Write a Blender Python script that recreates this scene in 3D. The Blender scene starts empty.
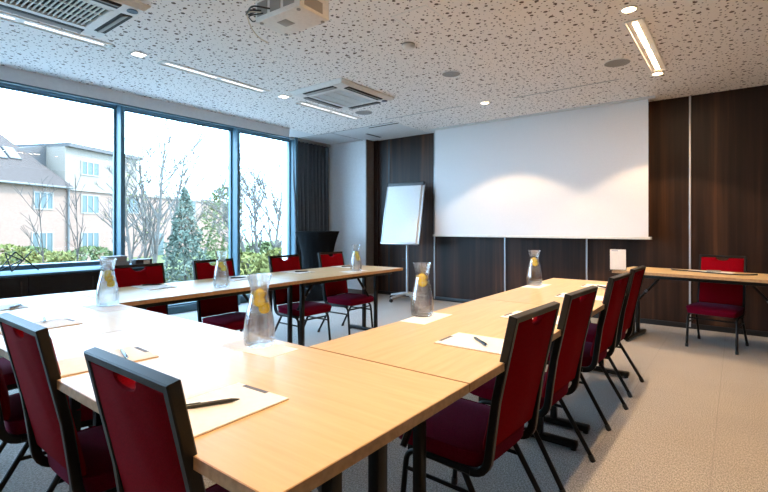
import bpy, bmesh, math, random
from mathutils import Vector, Matrix
random.seed(7)
C = bpy.context.scene.collection
sc = bpy.context.scene
PI = math.pi
R_ = math.radians

# ------------------------------------------------------------------ materials
def mat(name, col, rough=0.5, metal=0.0, emit=None, estr=0.0, spec=None, coat=0.0, trans=0.0, ior=None, sheen=0.0, coat_rough=0.1):
    m = bpy.data.materials.new(name); m.use_nodes = True
    b = m.node_tree.nodes['Principled BSDF']
    b.inputs['Base Color'].default_value = (*col, 1)
    b.inputs['Roughness'].default_value = rough
    b.inputs['Metallic'].default_value = metal
    if spec is not None: b.inputs['Specular IOR Level'].default_value = spec
    if coat: b.inputs['Coat Weight'].default_value = coat; b.inputs['Coat Roughness'].default_value = coat_rough
    if trans: b.inputs['Transmission Weight'].default_value = trans
    if ior: b.inputs['IOR'].default_value = ior
    if sheen: b.inputs['Sheen Weight'].default_value = sheen
    if emit:
        b.inputs['Emission Color'].default_value = (*emit, 1); b.inputs['Emission Strength'].default_value = estr
    return m

class NT:
    def __init__(s, m): s.t = m.node_tree; s.b = s.t.nodes['Principled BSDF']
    def n(s, typ, **kw):
        nd = s.t.nodes.new(typ)
        for k, v in kw.items():
            if k.startswith('i_'):
                key = k[2:].replace('_', ' ')
                nd.inputs[key].default_value = v
            else: setattr(nd, k, v)
        return nd
    def l(s, a, b): s.t.links.new(a, b)
    def mapping(s, scale, coord='Object', loc=(0, 0, 0)):
        tc = s.n('ShaderNodeTexCoord'); mp = s.n('ShaderNodeMapping')
        mp.inputs['Scale'].default_value = scale; mp.inputs['Location'].default_value = loc
        s.l(tc.outputs[coord], mp.inputs['Vector']); return mp.outputs['Vector']
    def math(s, op, a, b=None):
        m = s.n('ShaderNodeMath', operation=op)
        for i, v in enumerate((a, b)):
            if v is None: continue
            if isinstance(v, (int, float)): m.inputs[i].default_value = v
            else: s.l(v, m.inputs[i])
        return m.outputs[0]
    def ramp(s, fac, stops):
        r = s.n('ShaderNodeValToRGB'); e = r.color_ramp.elements
        while len(e) < len(stops): e.new(0.5)
        for el, (p, c) in zip(e, stops): el.position = p; el.color = (*c, 1)
        s.l(fac, r.inputs['Fac']); return r.outputs['Color']
    def mix(s, fac, a, b):
        m = s.n('ShaderNodeMix', data_type='RGBA')
        if isinstance(fac, (int, float)): m.inputs[0].default_value = fac
        else: s.l(fac, m.inputs[0])
        for i, v in ((6, a), (7, b)):
            if isinstance(v, tuple): m.inputs[i].default_value = (*v, 1)
            else: s.l(v, m.inputs[i])
        return m.outputs[2]
    def bump(s, h, strength=0.2, dist=0.005):
        b = s.n('ShaderNodeBump'); b.inputs['Strength'].default_value = strength; b.inputs['Distance'].default_value = dist
        s.l(h, b.inputs['Height']); s.l(b.outputs['Normal'], s.b.inputs['Normal'])

def make_beech():
    m = mat('beech laminate', (.7, .45, .22), .38, spec=.32, coat=.12, coat_rough=.14); t = NT(m)
    v = t.mapping((1.2, 16, 16))
    n1 = t.n('ShaderNodeTexNoise', i_Scale=2.2, i_Detail=6.0, i_Roughness=.6); t.l(v, n1.inputs['Vector'])
    v2 = t.mapping((3.0, 90, 90))
    n2 = t.n('ShaderNodeTexNoise', i_Scale=1.5, i_Detail=3.0); t.l(v2, n2.inputs['Vector'])
    c1 = t.ramp(n1.outputs['Fac'], [(.3, (.63, .465, .25)), (.7, (.735, .565, .325))])
    f = t.math('MULTIPLY', n2.outputs['Fac'], .22)
    t.l(t.mix(f, c1, (.54, .33, .13)), t.b.inputs['Base Color'])
    return m

def make_walnut():
    m = mat('dark walnut veneer', (.03, .015, .01), .42, spec=.22); t = NT(m)
    g = t.n('ShaderNodeNewGeometry'); sx = t.n('ShaderNodeSeparateXYZ'); t.l(g.outputs['Position'], sx.inputs[0])
    pid = t.math('FLOOR', t.math('DIVIDE', t.math('ADD', sx.outputs['X'], 3.93 + 11.4), 1.146))
    cb = t.n('ShaderNodeCombineXYZ')
    t.l(t.math('MULTIPLY', sx.outputs['X'], 7.0), cb.inputs['X'])
    t.l(t.math('MULTIPLY', sx.outputs['Y'], 9.0), cb.inputs['Y'])
    t.l(t.math('ADD', t.math('MULTIPLY', sx.outputs['Z'], .22), t.math('MULTIPLY', pid, 7.3)), cb.inputs['Z'])
    n1 = t.n('ShaderNodeTexNoise', i_Scale=1.0, i_Detail=4.0, i_Roughness=.6, i_Distortion=.25); t.l(cb.outputs[0], n1.inputs['Vector'])
    cb2 = t.n('ShaderNodeCombineXYZ')
    t.l(t.math('MULTIPLY', sx.outputs['X'], 110.0), cb2.inputs['X']); t.l(t.math('MULTIPLY', sx.outputs['Y'], 110.0), cb2.inputs['Y'])
    t.l(t.math('MULTIPLY', sx.outputs['Z'], 1.6), cb2.inputs['Z'])
    n2 = t.n('ShaderNodeTexNoise', i_Scale=1.0, i_Detail=2.0); t.l(cb2.outputs[0], n2.inputs['Vector'])
    c = t.ramp(n1.outputs['Fac'], [(.30, (.012, .0062, .0045)), (.46, (.026, .0125, .0085)), (.60, (.058, .025, .0135)), (.72, (.125, .050, .022))])
    f = t.math('MULTIPLY', n2.outputs['Fac'], .35)
    t.l(t.mix(f, c, (.012, .008, .006)), t.b.inputs['Base Color'])
    return m

def make_perforated():
    m = mat('perforated acoustic plasterboard', (.72, .70, .67), .85, spec=.2); t = NT(m)
    g = t.n('ShaderNodeNewGeometry')
    def layer(scale, rmin, rmax, off):
        mp = t.n('ShaderNodeMapping'); mp.inputs['Scale'].default_value = (scale, scale, 0); mp.inputs['Location'].default_value = (off, off * .7, 0)
        t.l(g.outputs['Position'], mp.inputs['Vector'])
        v = t.n('ShaderNodeTexVoronoi', voronoi_dimensions='2D'); v.inputs['Scale'].default_value = 1.0; v.inputs['Randomness'].default_value = .85
        t.l(mp.outputs[0], v.inputs['Vector'])
        s = t.n('ShaderNodeSeparateXYZ'); t.l(v.outputs['Color'], s.inputs[0])
        thr = t.math('ADD', t.math('MULTIPLY', s.outputs['X'], rmax - rmin), rmin)
        return t.math('LESS_THAN', v.outputs['Distance'], thr)
    h = t.math('MAXIMUM', layer(10.5, .04, .175, 3.1), layer(21.0, .05, .18, 11.7))
    n = t.n('ShaderNodeTexNoise', i_Scale=300.0, i_Detail=1.0)
    t.l(g.outputs['Position'], n.inputs['Vector'])
    base = t.ramp(n.outputs['Fac'], [(.3, (.79, .75, .71)), (.7, (.87, .83, .79))])
    t.l(t.mix(h, base, (.13, .095, .075)), t.b.inputs['Base Color'])
    return m

def make_carpet():
    m = mat('ribbed carpet tiles', (.2, .2, .21), .95, spec=.1); t = NT(m)
    g = t.n('ShaderNodeNewGeometry'); s = t.n('ShaderNodeSeparateXYZ'); t.l(g.outputs['Position'], s.inputs[0])
    n1 = t.n('ShaderNodeTexNoise', i_Scale=150.0, i_Detail=3.0, i_Roughness=.7); t.l(g.outputs['Position'], n1.inputs['Vector'])
    mp = t.n('ShaderNodeMapping'); mp.inputs['Scale'].default_value = (190, 75, 1); mp.inputs['Rotation'].default_value = (0, 0, .5); t.l(g.outputs['Position'], mp.inputs['Vector'])
    n2 = t.n('ShaderNodeTexNoise', i_Scale=1.0, i_Detail=2.0); t.l(mp.outputs[0], n2.inputs['Vector'])
    n3 = t.n('ShaderNodeTexNoise', i_Scale=2.2, i_Detail=5.0, i_Roughness=.65); t.l(g.outputs['Position'], n3.inputs['Vector'])
    v = t.math('ADD', t.math('MULTIPLY', n1.outputs['Fac'], .5), t.math('MULTIPLY', n2.outputs['Fac'], .5))
    c = t.ramp(v, [(.38, (.185, .175, .165)), (.50, (.385, .365, .342)), (.62, (.60, .575, .545))])
    c = t.mix(t.math('MULTIPLY', n3.outputs['Fac'], .45), c, (.24, .22, .20))
    def seam(o):
        fr = t.math('FRACT', t.math('DIVIDE', t.math('ADD', o, 20.1), .5))
        return t.math('LESS_THAN', fr, .010)
    sm = t.math('MULTIPLY', t.math('MAXIMUM', seam(s.outputs['X']), seam(s.outputs['Y'])), .18)
    t.l(t.mix(sm, c, (.06, .06, .065)), t.b.inputs['Base Color'])
    t.bump(v, .5, .004)
    return m

def make_fabric(name, c0, c1, scale=260., sheen=.3):
    m = mat(name, c0, .9, spec=.03, sheen=sheen); t = NT(m)
    v = t.mapping((1, 1, 1))
    n = t.n('ShaderNodeTexNoise', i_Scale=scale, i_Detail=2.0); t.l(v, n.inputs['Vector'])
    t.l(t.ramp(n.outputs['Fac'], [(.35, c0), (.65, c1)]), t.b.inputs['Base Color'])
    t.bump(n.outputs['Fac'], .25, .001)
    b = t.b
    if sheen:
        b.inputs['Sheen Roughness'].default_value = .35; b.inputs['Sheen Tint'].default_value = (.6, .35, .6, 1)
    return m

def make_noise(name, c0, c1, scale, rough=.8, spec=.2, detail=4.0, vec=(1, 1, 1)):
    m = mat(name, c0, rough, spec=spec); t = NT(m)
    n = t.n('ShaderNodeTexNoise', i_Scale=scale, i_Detail=detail); t.l(t.mapping(vec), n.inputs['Vector'])
    t.l(t.ramp(n.outputs['Fac'], [(.35, c0), (.65, c1)]), t.b.inputs['Base Color'])
    return m

def schlick(t, f0, gain):
    lw = t.nodes.new('ShaderNodeLayerWeight'); lw.inputs['Blend'].default_value = .5
    p = t.nodes.new('ShaderNodeMath'); p.operation = 'POWER'; p.inputs[1].default_value = 5.0
    m = t.nodes.new('ShaderNodeMath'); m.operation = 'MULTIPLY_ADD'; m.inputs[1].default_value = gain; m.inputs[2].default_value = f0
    t.links.new(lw.outputs['Facing'], p.inputs[0]); t.links.new(p.outputs[0], m.inputs[0]); return m.outputs[0]
def make_glass_pane():
    m = bpy.data.materials.new('window glass'); m.use_nodes = True
    t = m.node_tree; t.nodes.clear()
    o = t.nodes.new('ShaderNodeOutputMaterial'); mx = t.nodes.new('ShaderNodeMixShader')
    tr = t.nodes.new('ShaderNodeBsdfTransparent'); tr.inputs[0].default_value = (.95, .97, .97, 1)
    gl = t.nodes.new('ShaderNodeBsdfGlossy'); gl.inputs['Roughness'].default_value = .0
    t.links.new(schlick(t, .04, .7), mx.inputs[0]); t.links.new(tr.outputs[0], mx.inputs[1]); t.links.new(gl.outputs[0], mx.inputs[2])
    t.links.new(mx.outputs[0], o.inputs[0]); return m

def make_brick(name, c0, c1, mortar, sc_=9.0):
    m = mat(name, c0, .9, spec=.1); t = NT(m)
    b = t.n('ShaderNodeTexBrick'); b.inputs['Scale'].default_value = sc_
    b.inputs['Color1'].default_value = (*c0, 1); b.inputs['Color2'].default_value = (*c1, 1); b.inputs['Mortar'].default_value = (*mortar, 1)
    v = t.n('ShaderNodeTexCoord'); s = t.n('ShaderNodeSeparateXYZ'); cb = t.n('ShaderNodeCombineXYZ')
    t.l(v.outputs['Object'], s.inputs[0]); t.l(s.outputs['X'], cb.inputs['X']); t.l(s.outputs['Z'], cb.inputs['Y']); t.l(cb.outputs[0], b.inputs['Vector'])
    t.l(b.outputs['Color'], t.b.inputs['Base Color']); return m

M = dict(
    beech=make_beech(), walnut=make_walnut(), perf=make_perforated(), carpet=make_carpet(), pane=make_glass_pane(),
    edge=make_noise('beech edge band', (.36, .20, .09), (.46, .27, .13), 60, .45, .4),
    red=make_fabric('red upholstery', (.150, .0007, .004), (.215, .0011, .0065), sheen=.0),
    seatred=make_fabric('wine red upholstery', (.085, .0010, .009), (.13, .0016, .015), sheen=.08),
    black=mat('black lacquered steel', (.008, .008, .009), .38, spec=.3),
    frame=make_noise('black powder coated steel', (.006, .0055, .005), (.010, .009, .008), 400, .40, .22),
    plastic=mat('black plastic', (.01, .01, .011), .45),
    chrome=mat('chrome', (.75, .75, .76), .18, 1.0),
    alu=mat('brushed aluminium', (.60, .61, .62), .38, .9),
    trim=mat('satin silver trim', (.62, .63, .64), .35, .6),
    winframe=make_noise('anthracite window frame', (.06, .135, .18), (.07, .15, .20), 90, .4, .4),
    white=make_noise('white wall paint', (.82, .83, .84), (.86, .87, .88), 30, .8, .2),
    plaster=make_noise('smooth ceiling plaster', (.64, .64, .63), (.69, .69, .68), 30, .85, .2),
    bulk=make_noise('grey painted bulkhead', (.74, .76, .78), (.78, .80, .82), 30, .8, .2),
    brownwall=make_noise('taupe painted pier', (.17, .145, .125), (.20, .17, .15), 30, .8, .2),
    screen=make_noise('matte white screen fabric', (.74, .745, .76), (.78, .785, .80), 200, .9, .1),
    whiteplastic=make_noise('off white plastic', (.70, .69, .66), (.76, .75, .72), 40, .45, .4),
    greyplastic=mat('grey plastic', (.30, .29, .27), .5),
    darkslot=mat('dark slot', (.02, .02, .02), .7),
    speaker=make_noise('grey speaker mesh', (.22, .21, .20), (.36, .35, .33), 700, .7, .2),
    paper=make_noise('white paper', (.86, .865, .87), (.90, .905, .91), 50, .8, .2),
    greyprint=mat('grey print', (.45, .50, .58), .8),
    padshadow=mat('dark grey pad shadow', (.13, .14, .17), .7),  # shadow colour for the strip at the notepads' lifted edge
    card=make_noise('cream cardboard', (.62, .52, .38), (.68, .58, .44), 80, .8, .2),
    pen=mat('black ballpoint barrel', (.012, .012, .014), .25),
    curtain=make_fabric('dark slate curtain cloth', (.075, .088, .10), (.12, .14, .155), 120., .15),
    stretch=make_fabric('black stretch cloth', (.006, .007, .008), (.012, .013, .014), 300., .0),
    sideboard=make_noise('black satin lacquer', (.004, .004, .0045), (.007, .007, .008), 30, .5, .2),
    clamp=mat('grey clamp bar', (.09, .095, .10), .5, .0),
    filtergrey=make_noise('grey filter mesh', (.40, .39, .37), (.48, .47, .45), 300, .7, .2),
    sidetop=make_noise('painted sky sheen top', (.06, .13, .185), (.07, .15, .21), 40, .6, .2),  # sky light on the black sideboard's top, painted in as blue
    lemon=make_noise('lemon flesh', (.95, .74, .04), (.98, .84, .14), 60, .4, .5),
    peel=mat('lemon peel', (.90, .60, .01), .45),
    blue=mat('dark blue badge', (.01, .03, .06), .3),
    warm=mat('warm lit diffuser', (1, .9, .8), .5, emit=(1.0, .645, .36), estr=105.),
    warmspot=mat('warm lit lamp disc', (1, .9, .8), .5, emit=(1.0, .645, .36), estr=25.),
    cool=mat('neutral lit diffuser', (1, 1, 1), .5, emit=(1.0, .90, .80), estr=.75),
    coolspot=mat('neutral lit lamp disc', (1, 1, 1), .5, emit=(1.0, .88, .78), estr=4.),
    # outdoors
    lawn=make_noise('spring lawn', (0.068, 0.080, 0.028), (0.096, 0.104, 0.044), 6, .95, .1),
    bounce_paving=make_brick('pale bounce paving', (.30, .31, .32), (.34, .35, .36), (.22, .23, .24), 2.0),  # kept pale to throw daylight up at the ceiling
    render_=make_brick('pink brickwork', (.182, .110, .083), (.20, .127, .097), (.195, .14, .108), 3.4),
    cream=make_noise('cream house render', (0.168, 0.134, 0.107), (0.180, 0.146, 0.118), 5, .9, .1),
    roof=make_brick('weathered roof tiles', (0.058, 0.043, 0.037), (0.070, 0.053, 0.046), (0.042, 0.034, 0.030), 5.0),
    slate=make_noise('grey blue roof cladding', (0.054, 0.048, 0.045), (0.067, 0.059, 0.055), 6, .7, .3),
    houseglass=mat('house window glass', (0.060, 0.076, 0.072), .15, spec=.25),
    skylight=mat('roof window glass', (0.144, 0.160, 0.152), .1, spec=.4),
    housewhite=mat('white window joinery', (0.200, 0.168, 0.140), .6, spec=.2),
    bark=make_noise('pale grey bark', (0.084, 0.072, 0.061), (0.120, 0.104, 0.088), 9, .95, .1),
    darkbark=make_noise('brown bark', (0.048, 0.040, 0.034), (0.072, 0.061, 0.051), 9, .95, .1),
    leafA=make_noise('yellow green leaves', (0.112, 0.108, 0.028), (0.152, 0.140, 0.048), 3, .8, .1),
    leafB=make_noise('blue green needles', (0.068, 0.088, 0.066), (0.108, 0.124, 0.094), 3, .8, .1),
    leafC=make_noise('fresh green leaves', (0.072, 0.092, 0.034), (0.112, 0.124, 0.052), 3, .8, .1),
    pipe=mat('grey drainpipe', (0.080, 0.072, 0.064), .5),
    cementpale=make_noise('pale plinth render', (.5, .49, .47), (.55, .54, .52), 5, .9, .1),
)
def glass_mat(name, ior, col, rough=0.0):
    m = mat(name, col, rough, trans=1.0, ior=ior); return m
def thin_clear(name, tint, f0, gain, body=0.0, ior=1.33):
    m = bpy.data.materials.new(name); m.use_nodes = True; t = m.node_tree; t.nodes.clear()
    o = t.nodes.new('ShaderNodeOutputMaterial'); mx = t.nodes.new('ShaderNodeMixShader')
    tr = t.nodes.new('ShaderNodeBsdfTransparent'); tr.inputs[0].default_value = (*tint, 1); src = tr.outputs[0]
    gl = t.nodes.new('ShaderNodeBsdfGlossy'); gl.inputs['Roughness'].default_value = .03
    t.links.new(schlick(t, f0, gain), mx.inputs[0])
    if body:
        rf = t.nodes.new('ShaderNodeBsdfGlass'); rf.inputs['IOR'].default_value = ior; rf.inputs['Color'].default_value = (*tint, 1); rf.inputs['Roughness'].default_value = 0
        m2 = t.nodes.new('ShaderNodeMixShader'); m2.inputs[0].default_value = body
        t.links.new(src, m2.inputs[1]); t.links.new(rf.outputs[0], m2.inputs[2]); src = m2.outputs[0]
    t.links.new(src, mx.inputs[1]); t.links.new(gl.outputs[0], mx.inputs[2]); t.links.new(mx.outputs[0], o.inputs[0]); return m
M['glass'] = thin_clear('clear glass', (.985, .99, .99), .08, 1.0, .3, 1.45)
M['water'] = thin_clear('water', (.99, .995, 1.0), .0, .1, .22)
M['acrylic'] = glass_mat('clear acrylic', 1.3, (.97, .98, .99))

# ------------------------------------------------------------------ mesh helpers
def obj(name, bm, m, parent=None, smooth=True, angle=40, loc=None):
    me = bpy.data.meshes.new(name)
    bmesh.ops.recalc_face_normals(bm, faces=bm.faces)
    bm.to_mesh(me); bm.free()
    me.materials.append(M[m] if isinstance(m, str) else m)
    if smooth:
        for p in me.polygons: p.use_smooth = True
        me.set_sharp_from_angle(angle=R_(angle))
    o = bpy.data.objects.new(name, me); C.objects.link(o)
    if parent: o.parent = parent
    if loc: o.location = loc
    return o

def tag(o, label, cat, group=None):
    o['label'] = label; o['category'] = cat
    if group: o['group'] = group
    return o
def thing(name, label, cat, loc=(0, 0, 0), rz=0, group=None):
    o = bpy.data.objects.new(name, None); C.objects.link(o); o.empty_display_size = .1
    o.location = loc; o.rotation_euler = (0, 0, rz); return tag(o, label, cat, group)
def struct(name, bm, m, parent=None, **k):
    o = obj(name, bm, m, parent, **k)
    if not parent: o['kind'] = 'structure'
    return o
def dup(root, loc, rz, label, group=None):
    def cp(o, par):
        c = o.copy(); C.objects.link(c)
        if par: c.parent = par
        for ch in o.children: cp(ch, c)
        return c
    kids = list(root.children)
    r = root.copy(); C.objects.link(r)
    for k in kids: cp(k, r)
    r.location = loc; r.rotation_euler = (0, 0, rz); r['label'] = label
    if group: r['group'] = group
    return r

def box(bm, c, s, bev=0, rot=None, seg=2):
    t = bmesh.new(); bmesh.ops.create_cube(t, size=1)
    bmesh.ops.scale(t, vec=s, verts=t.verts)
    if bev: bmesh.ops.bevel(t, geom=list(t.edges), offset=bev, segments=seg, affect='EDGES', profile=.5)
    if rot: bmesh.ops.rotate(t, cent=(0, 0, 0), matrix=rot, verts=t.verts)
    bmesh.ops.translate(t, vec=c, verts=t.verts)
    merge(bm, t); return bm
def b2(bm, lo, hi, bev=0):
    return box(bm, [(a + b) / 2 for a, b in zip(lo, hi)], [b - a for a, b in zip(lo, hi)], bev)
def merge(bm, t):
    vm = {}
    for v in t.verts: vm[v] = bm.verts.new(v.co)
    for f in t.faces:
        try: bm.faces.new([vm[v] for v in f.verts])
        except ValueError: pass
    t.free()
def fillet(pts, r, n=5):
    pts = [Vector(p) for p in pts]; out = [pts[0]]
    for i in range(1, len(pts) - 1):
        a, p, b = pts[i - 1], pts[i], pts[i + 1]
        rr = min(r, (a - p).length * .49, (b - p).length * .49)
        s = p + (a - p).normalized() * rr; e = p + (b - p).normalized() * rr
        for k in range(n + 1):
            u = k / n; out.append(s * (1 - u) ** 2 + p * 2 * u * (1 - u) + e * u * u)
    out.append(pts[-1]); return out
def tube(bm, pts, r, seg=8, radii=None, square=0, rect=None):
    pts = [Vector(p) for p in pts]; n = len(pts); rings = []
    def tan(i):
        if i == 0: return (pts[1] - pts[0]).normalized()
        if i == n - 1: return (pts[-1] - pts[-2]).normalized()
        return ((pts[i] - pts[i - 1]).normalized() + (pts[i + 1] - pts[i]).normalized()).normalized()
    t0 = tan(0); up = Vector((0, 0, 1)) if abs(t0.z) < .9 else Vector((0, 1, 0))
    nrm = t0.cross(up).normalized(); pt = t0
    for i in range(n):
        t = tan(i); ax = pt.cross(t)
        if ax.length > 1e-6: nrm = Matrix.Rotation(pt.angle(t), 3, ax.normalized()) @ nrm
        pt = t; bi = t.cross(nrm).normalized(); rr = radii[i] if radii else r
        k = 1.0
        if 0 < i < n - 1:
            ca = (pts[i] - pts[i - 1]).normalized().dot((pts[i + 1] - pts[i]).normalized())
            k = min(1.5, 1 / math.sqrt(max(.3, (1 + ca) / 2)))
        ring = []
        for j in range(seg):
            a = 2 * PI * (j + .5) / seg; c, s = math.cos(a), math.sin(a)
            if square:
                e = .32; c = math.copysign(abs(c) ** e, c); s = math.copysign(abs(s) ** e, s)
            if rect: ring.append(bm.verts.new(pts[i] + nrm * c * rect[0] * (k if k > 1.02 else 1) + bi * s * rect[1])); continue
            ring.append(bm.verts.new(pts[i] + (nrm * c + bi * s) * rr * (k if k > 1.02 else 1)))
        rings.append(ring)
    for a, b in zip(rings, rings[1:]):
        for j in range(seg): bm.faces.new((a[j], a[(j + 1) % seg], b[(j + 1) % seg], b[j]))
    bm.faces.new(list(reversed(rings[0]))); bm.faces.new(rings[-1])
    return bm
def lathe(bm, prof, seg=24, c=(0, 0, 0), cap0=True, cap1=True):
    rings = [[bm.verts.new((c[0] + r * math.cos(2 * PI * j / seg), c[1] + r * math.sin(2 * PI * j / seg), c[2] + z)) for j in range(seg)] for r, z in prof]
    for a, b in zip(rings, rings[1:]):
        for j in range(seg): bm.faces.new((a[j], a[(j + 1) % seg], b[(j + 1) % seg], b[j]))
    if cap0: bm.faces.new(list(reversed(rings[0])))
    if cap1: bm.faces.new(rings[-1])
    return bm
def B(): return bmesh.new()
def B1(lo, hi, bev=0): return b2(B(), lo, hi, bev)

# ------------------------------------------------------------------ dimensions of the room
CE = 2.74            # ceiling
XW, XR, YR, YB = -6.2, 2.4, -3.3, 6.5   # window facade, right wall, rear wall, back wall
XB = -5.58           # bulkhead face

# floor, ceiling, walls
struct('floor', B1((XW - .25, YR - .2, -.12), (XR + .2, YB + .2, 0)), 'carpet')
struct('ceiling', B1((XB - .02, YR - .2, CE), (XR + .2, 5.46, CE + .15)), 'perf')
bm = B(); b2(bm, (XW - .25, 5.46, CE), (-4.02, YB + .2, CE + .15)); b2(bm, (XW - .25, YR - .2, CE), (XB - .02, 5.46, CE + .15))
struct('ceiling_smooth', bm, 'plaster')
struct('ceiling_far', B1((-4.02, 5.46, CE), (XR + .2, YB + .2, CE + .15)), 'perf')
struct('wall_back', B1((-5.2, YB, 0), (XR + .2, YB + .15, CE)), 'walnut')
bm = B(); b2(bm, (XW - .25, 6.28, 0), (-5.215, 6.6, CE)); struct('wall_corner', bm, 'white')
struct('wall_pier', B1((-5.215, 6.275, 0), (-5.19, YB, CE)), 'brownwall')
struct('wall_right', B1((XR, YR - .2, 0), (XR + .15, YB + .2, CE)), 'brownwall')
struct('wall_rear', B1((XW - .25, YR - .15, 0), (XR + .2, YR, CE)), 'walnut')
struct('baseboard_corner', B1((XW, 6.262, 0), (-5.215, 6.28, .07), .003), 'brownwall')
struct('baseboard_back', B1((-5.19, 6.485, 0), (XR, YB, .06), .003), 'plastic')
n = 1
for x in (-3.93, -2.72, -1.58, -.436, .71, 1.856):
    o = struct('trim_%d' % n, B1((x - .010, 6.484, .02), (x + .010, YB + .004, CE), .002), 'trim'); n += 1
o = struct('trim_%d' % n, B1((-4.885, 6.492, .02), (-4.845, YB + .004, CE)), 'plastic'); n += 1
o = struct('trim_%d' % n, B1((-5.19, 6.47, .02), (-5.09, YB + .004, CE)), 'walnut'); n += 1
bm = B(); b2(bm, (XB - .03, YR, 2.605), (XB, 4.84, CE), 0); struct('trim_%d' % n, bm, 'bulk'); n += 1
bm = B(); b2(bm, (XB - .035, YR, 2.588), (XB + .002, 4.842, 2.605), 0); struct('trim_%d' % n, bm, 'winframe'); n += 1
# shadow gaps in the smooth ceiling
for lo, hi in (((-6.1, 5.455, CE - .004), (-4.02, 5.47, CE + .002)), ((-5.3, 5.47, CE - .004), (-5.285, 6.28, CE + .002))):
    struct('trim_%d' % n, B1(lo, hi), 'greyplastic'); n += 1

# facade: fixed panes between mullions
ys = [-2.45, -.78, .89, 2.56, 4.23, 5.40]
edges = [YR] + ys
for k, (y0, y1) in enumerate(zip(edges, edges[1:])):
    w = B()
    m0 = y0 + .025 if k else y0; m1 = y1 + .025
    b2(w, (XW - .06, m1 - .05, 0), (XW + .17, m1, CE), .004)
    if k < 4: b2(w, (XW - .055, m0, .725), (XW + .10, m1 - .051, .785), .004)
    b2(w, (XW - .06, m0, 0), (XW + .06, m1 - .05, .10), .004)
    b2(w, (XW - .06, m0, 2.69), (XW + .06, m1 - .05, CE), .004)
    root = struct('window_%d' % (k + 1), w, 'winframe')
    g = B()
    for z in (.10, 2.69 - .022): b2(g, (XW + .0, m0, z), (XW + .03, m1 - .05, z + .022), .002)
    for y in (m0, m1 - .072): b2(g, (XW + .0, y, .122), (XW + .03, y + .022, 2.668), .002)
    struct('glazing_bead', g, 'winframe', root)
    struct('pane', B1((XW - .012, m0, .10), (XW - .004, m1 - .05, 2.69)), 'pane', root)
struct('wall_left', B1((XW - .25, 5.425, 0), (XW, 6.6, CE)), 'white')
bm = B(); b2(bm, (XW - .25, YR - .2, -1.7), (XW - .06, 6.6, 0)); struct('wall_plinth', bm, 'cementpale')

# ------------------------------------------------------------------ meeting tables
def make_table(L, D, label, loc, rz, group=None, name='meeting_table', ins=(.125, .125)):
    t = thing(name, label, 'table', loc, rz, group)        # local x along the length, origin at the centre on the floor
    T = .74
    top = obj('tabletop', B1((-L / 2 + .003, -D / 2 + .003, T - .026), (L / 2 - .003, D / 2 - .003, T)), 'beech', t, smooth=False)
    e = B()
    for sy in (-1, 1): b2(e, (-L / 2, sy * (D / 2 - .0015) - .0015, T - .027), (L / 2, sy * (D / 2 - .0015) + .0015, T - .0006))
    for sx in (-1, 1): b2(e, (sx * (L / 2 - .0015) - .0015, -D / 2, T - .027), (sx * (L / 2 - .0015) + .0015, D / 2, T - .0006))
    obj('edge_band', e, 'edge', top, smooth=False)
    for sy in (-1, 1):
        obj('frame_rail', B1((-L / 2 + .08, sy * D * .36 - .015, T - .066), (L / 2 - .08, sy * D * .36 + .015, T - .0275), .004), 'frame', t)
    for sx in (-1, 1):
        x = sx * (L / 2 - ins[(sx + 1) // 2])
        obj('cross_rail', B1((x - .022, -D * .36 + .0155, T - .07), (x + .022, D * .36 - .0155, T - .03), .004), 'frame', t)
        for sy in (-1, 1):
            obj('leg', B1((x - .018, sy * .085 - .018, .045), (x + .018, sy * .085 + .018, T - .07), .004), 'frame', t)
        f = obj('foot', B1((x - .026, -D * .42, .012), (x + .026, D * .42, .046), .008), 'frame', t)
        for sy in (-1, 1):
            g = B(); lathe(g, [(.016, 0), (.016, .013)], 10, (x, sy * D * .39, 0)); obj('foot_pad', g, 'plastic', f)
        br = obj('brace', tube(B(), [(x - sx * .02, 0, .40), (x - sx * .26, 0, T - .05)], .013, 8), 'frame', t)
        obj('brace_catch', tube(B(), [(x - sx * .10, 0, .50), (x - sx * .117, 0, .523)], .0165, 10), 'clamp', br)
    return t
ft = make_table(1.546, .722, 'wooden meeting table nearest the camera, at the corner beside the long right row', (-.622 - .773, .861, 0), 0)
dup(ft, (-.622 - .773 - 1.5475, .861, 0), 0, 'glare-washed wooden meeting table at the front left, joining the window row')
rt = make_table(1.486, .684, 'wooden meeting table starting the right row, behind the seam of the nearest table', (-.964, 1.2265 + .743, 0), PI / 2)
dup(rt, (-.964, 1.2265 + .743 + 1.4875, 0), PI / 2, 'wooden meeting table at the far end of the right row, toward the projection screen')
wt = make_table(1.486, .75, 'wooden meeting table along the window row, holding the carafe before the second pane', (-3.325, 1.2265 + .743, 0), PI / 2)
make_table(1.486, .75, 'wooden meeting table at the far end of the window row, near the flip chart', (-3.325, 1.2265 + .743 + 1.4875, 0), PI / 2, ins=(.25, .125))
da = R_(-8)
DX, DY = Vector((math.cos(da), math.sin(da), 0)), Vector((-math.sin(da), math.cos(da), 0))
DO = Vector((-1.045, 5.316, 0))
def desk(x, y, z=.74): return DO + DX * x + DY * y + Vector((0, 0, z))
make_table(1.48, .68, 'narrow wooden table in front of the dark wall at the right, one chair behind', desk(.74, .34, 0), da, name='presenter_table')

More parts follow.
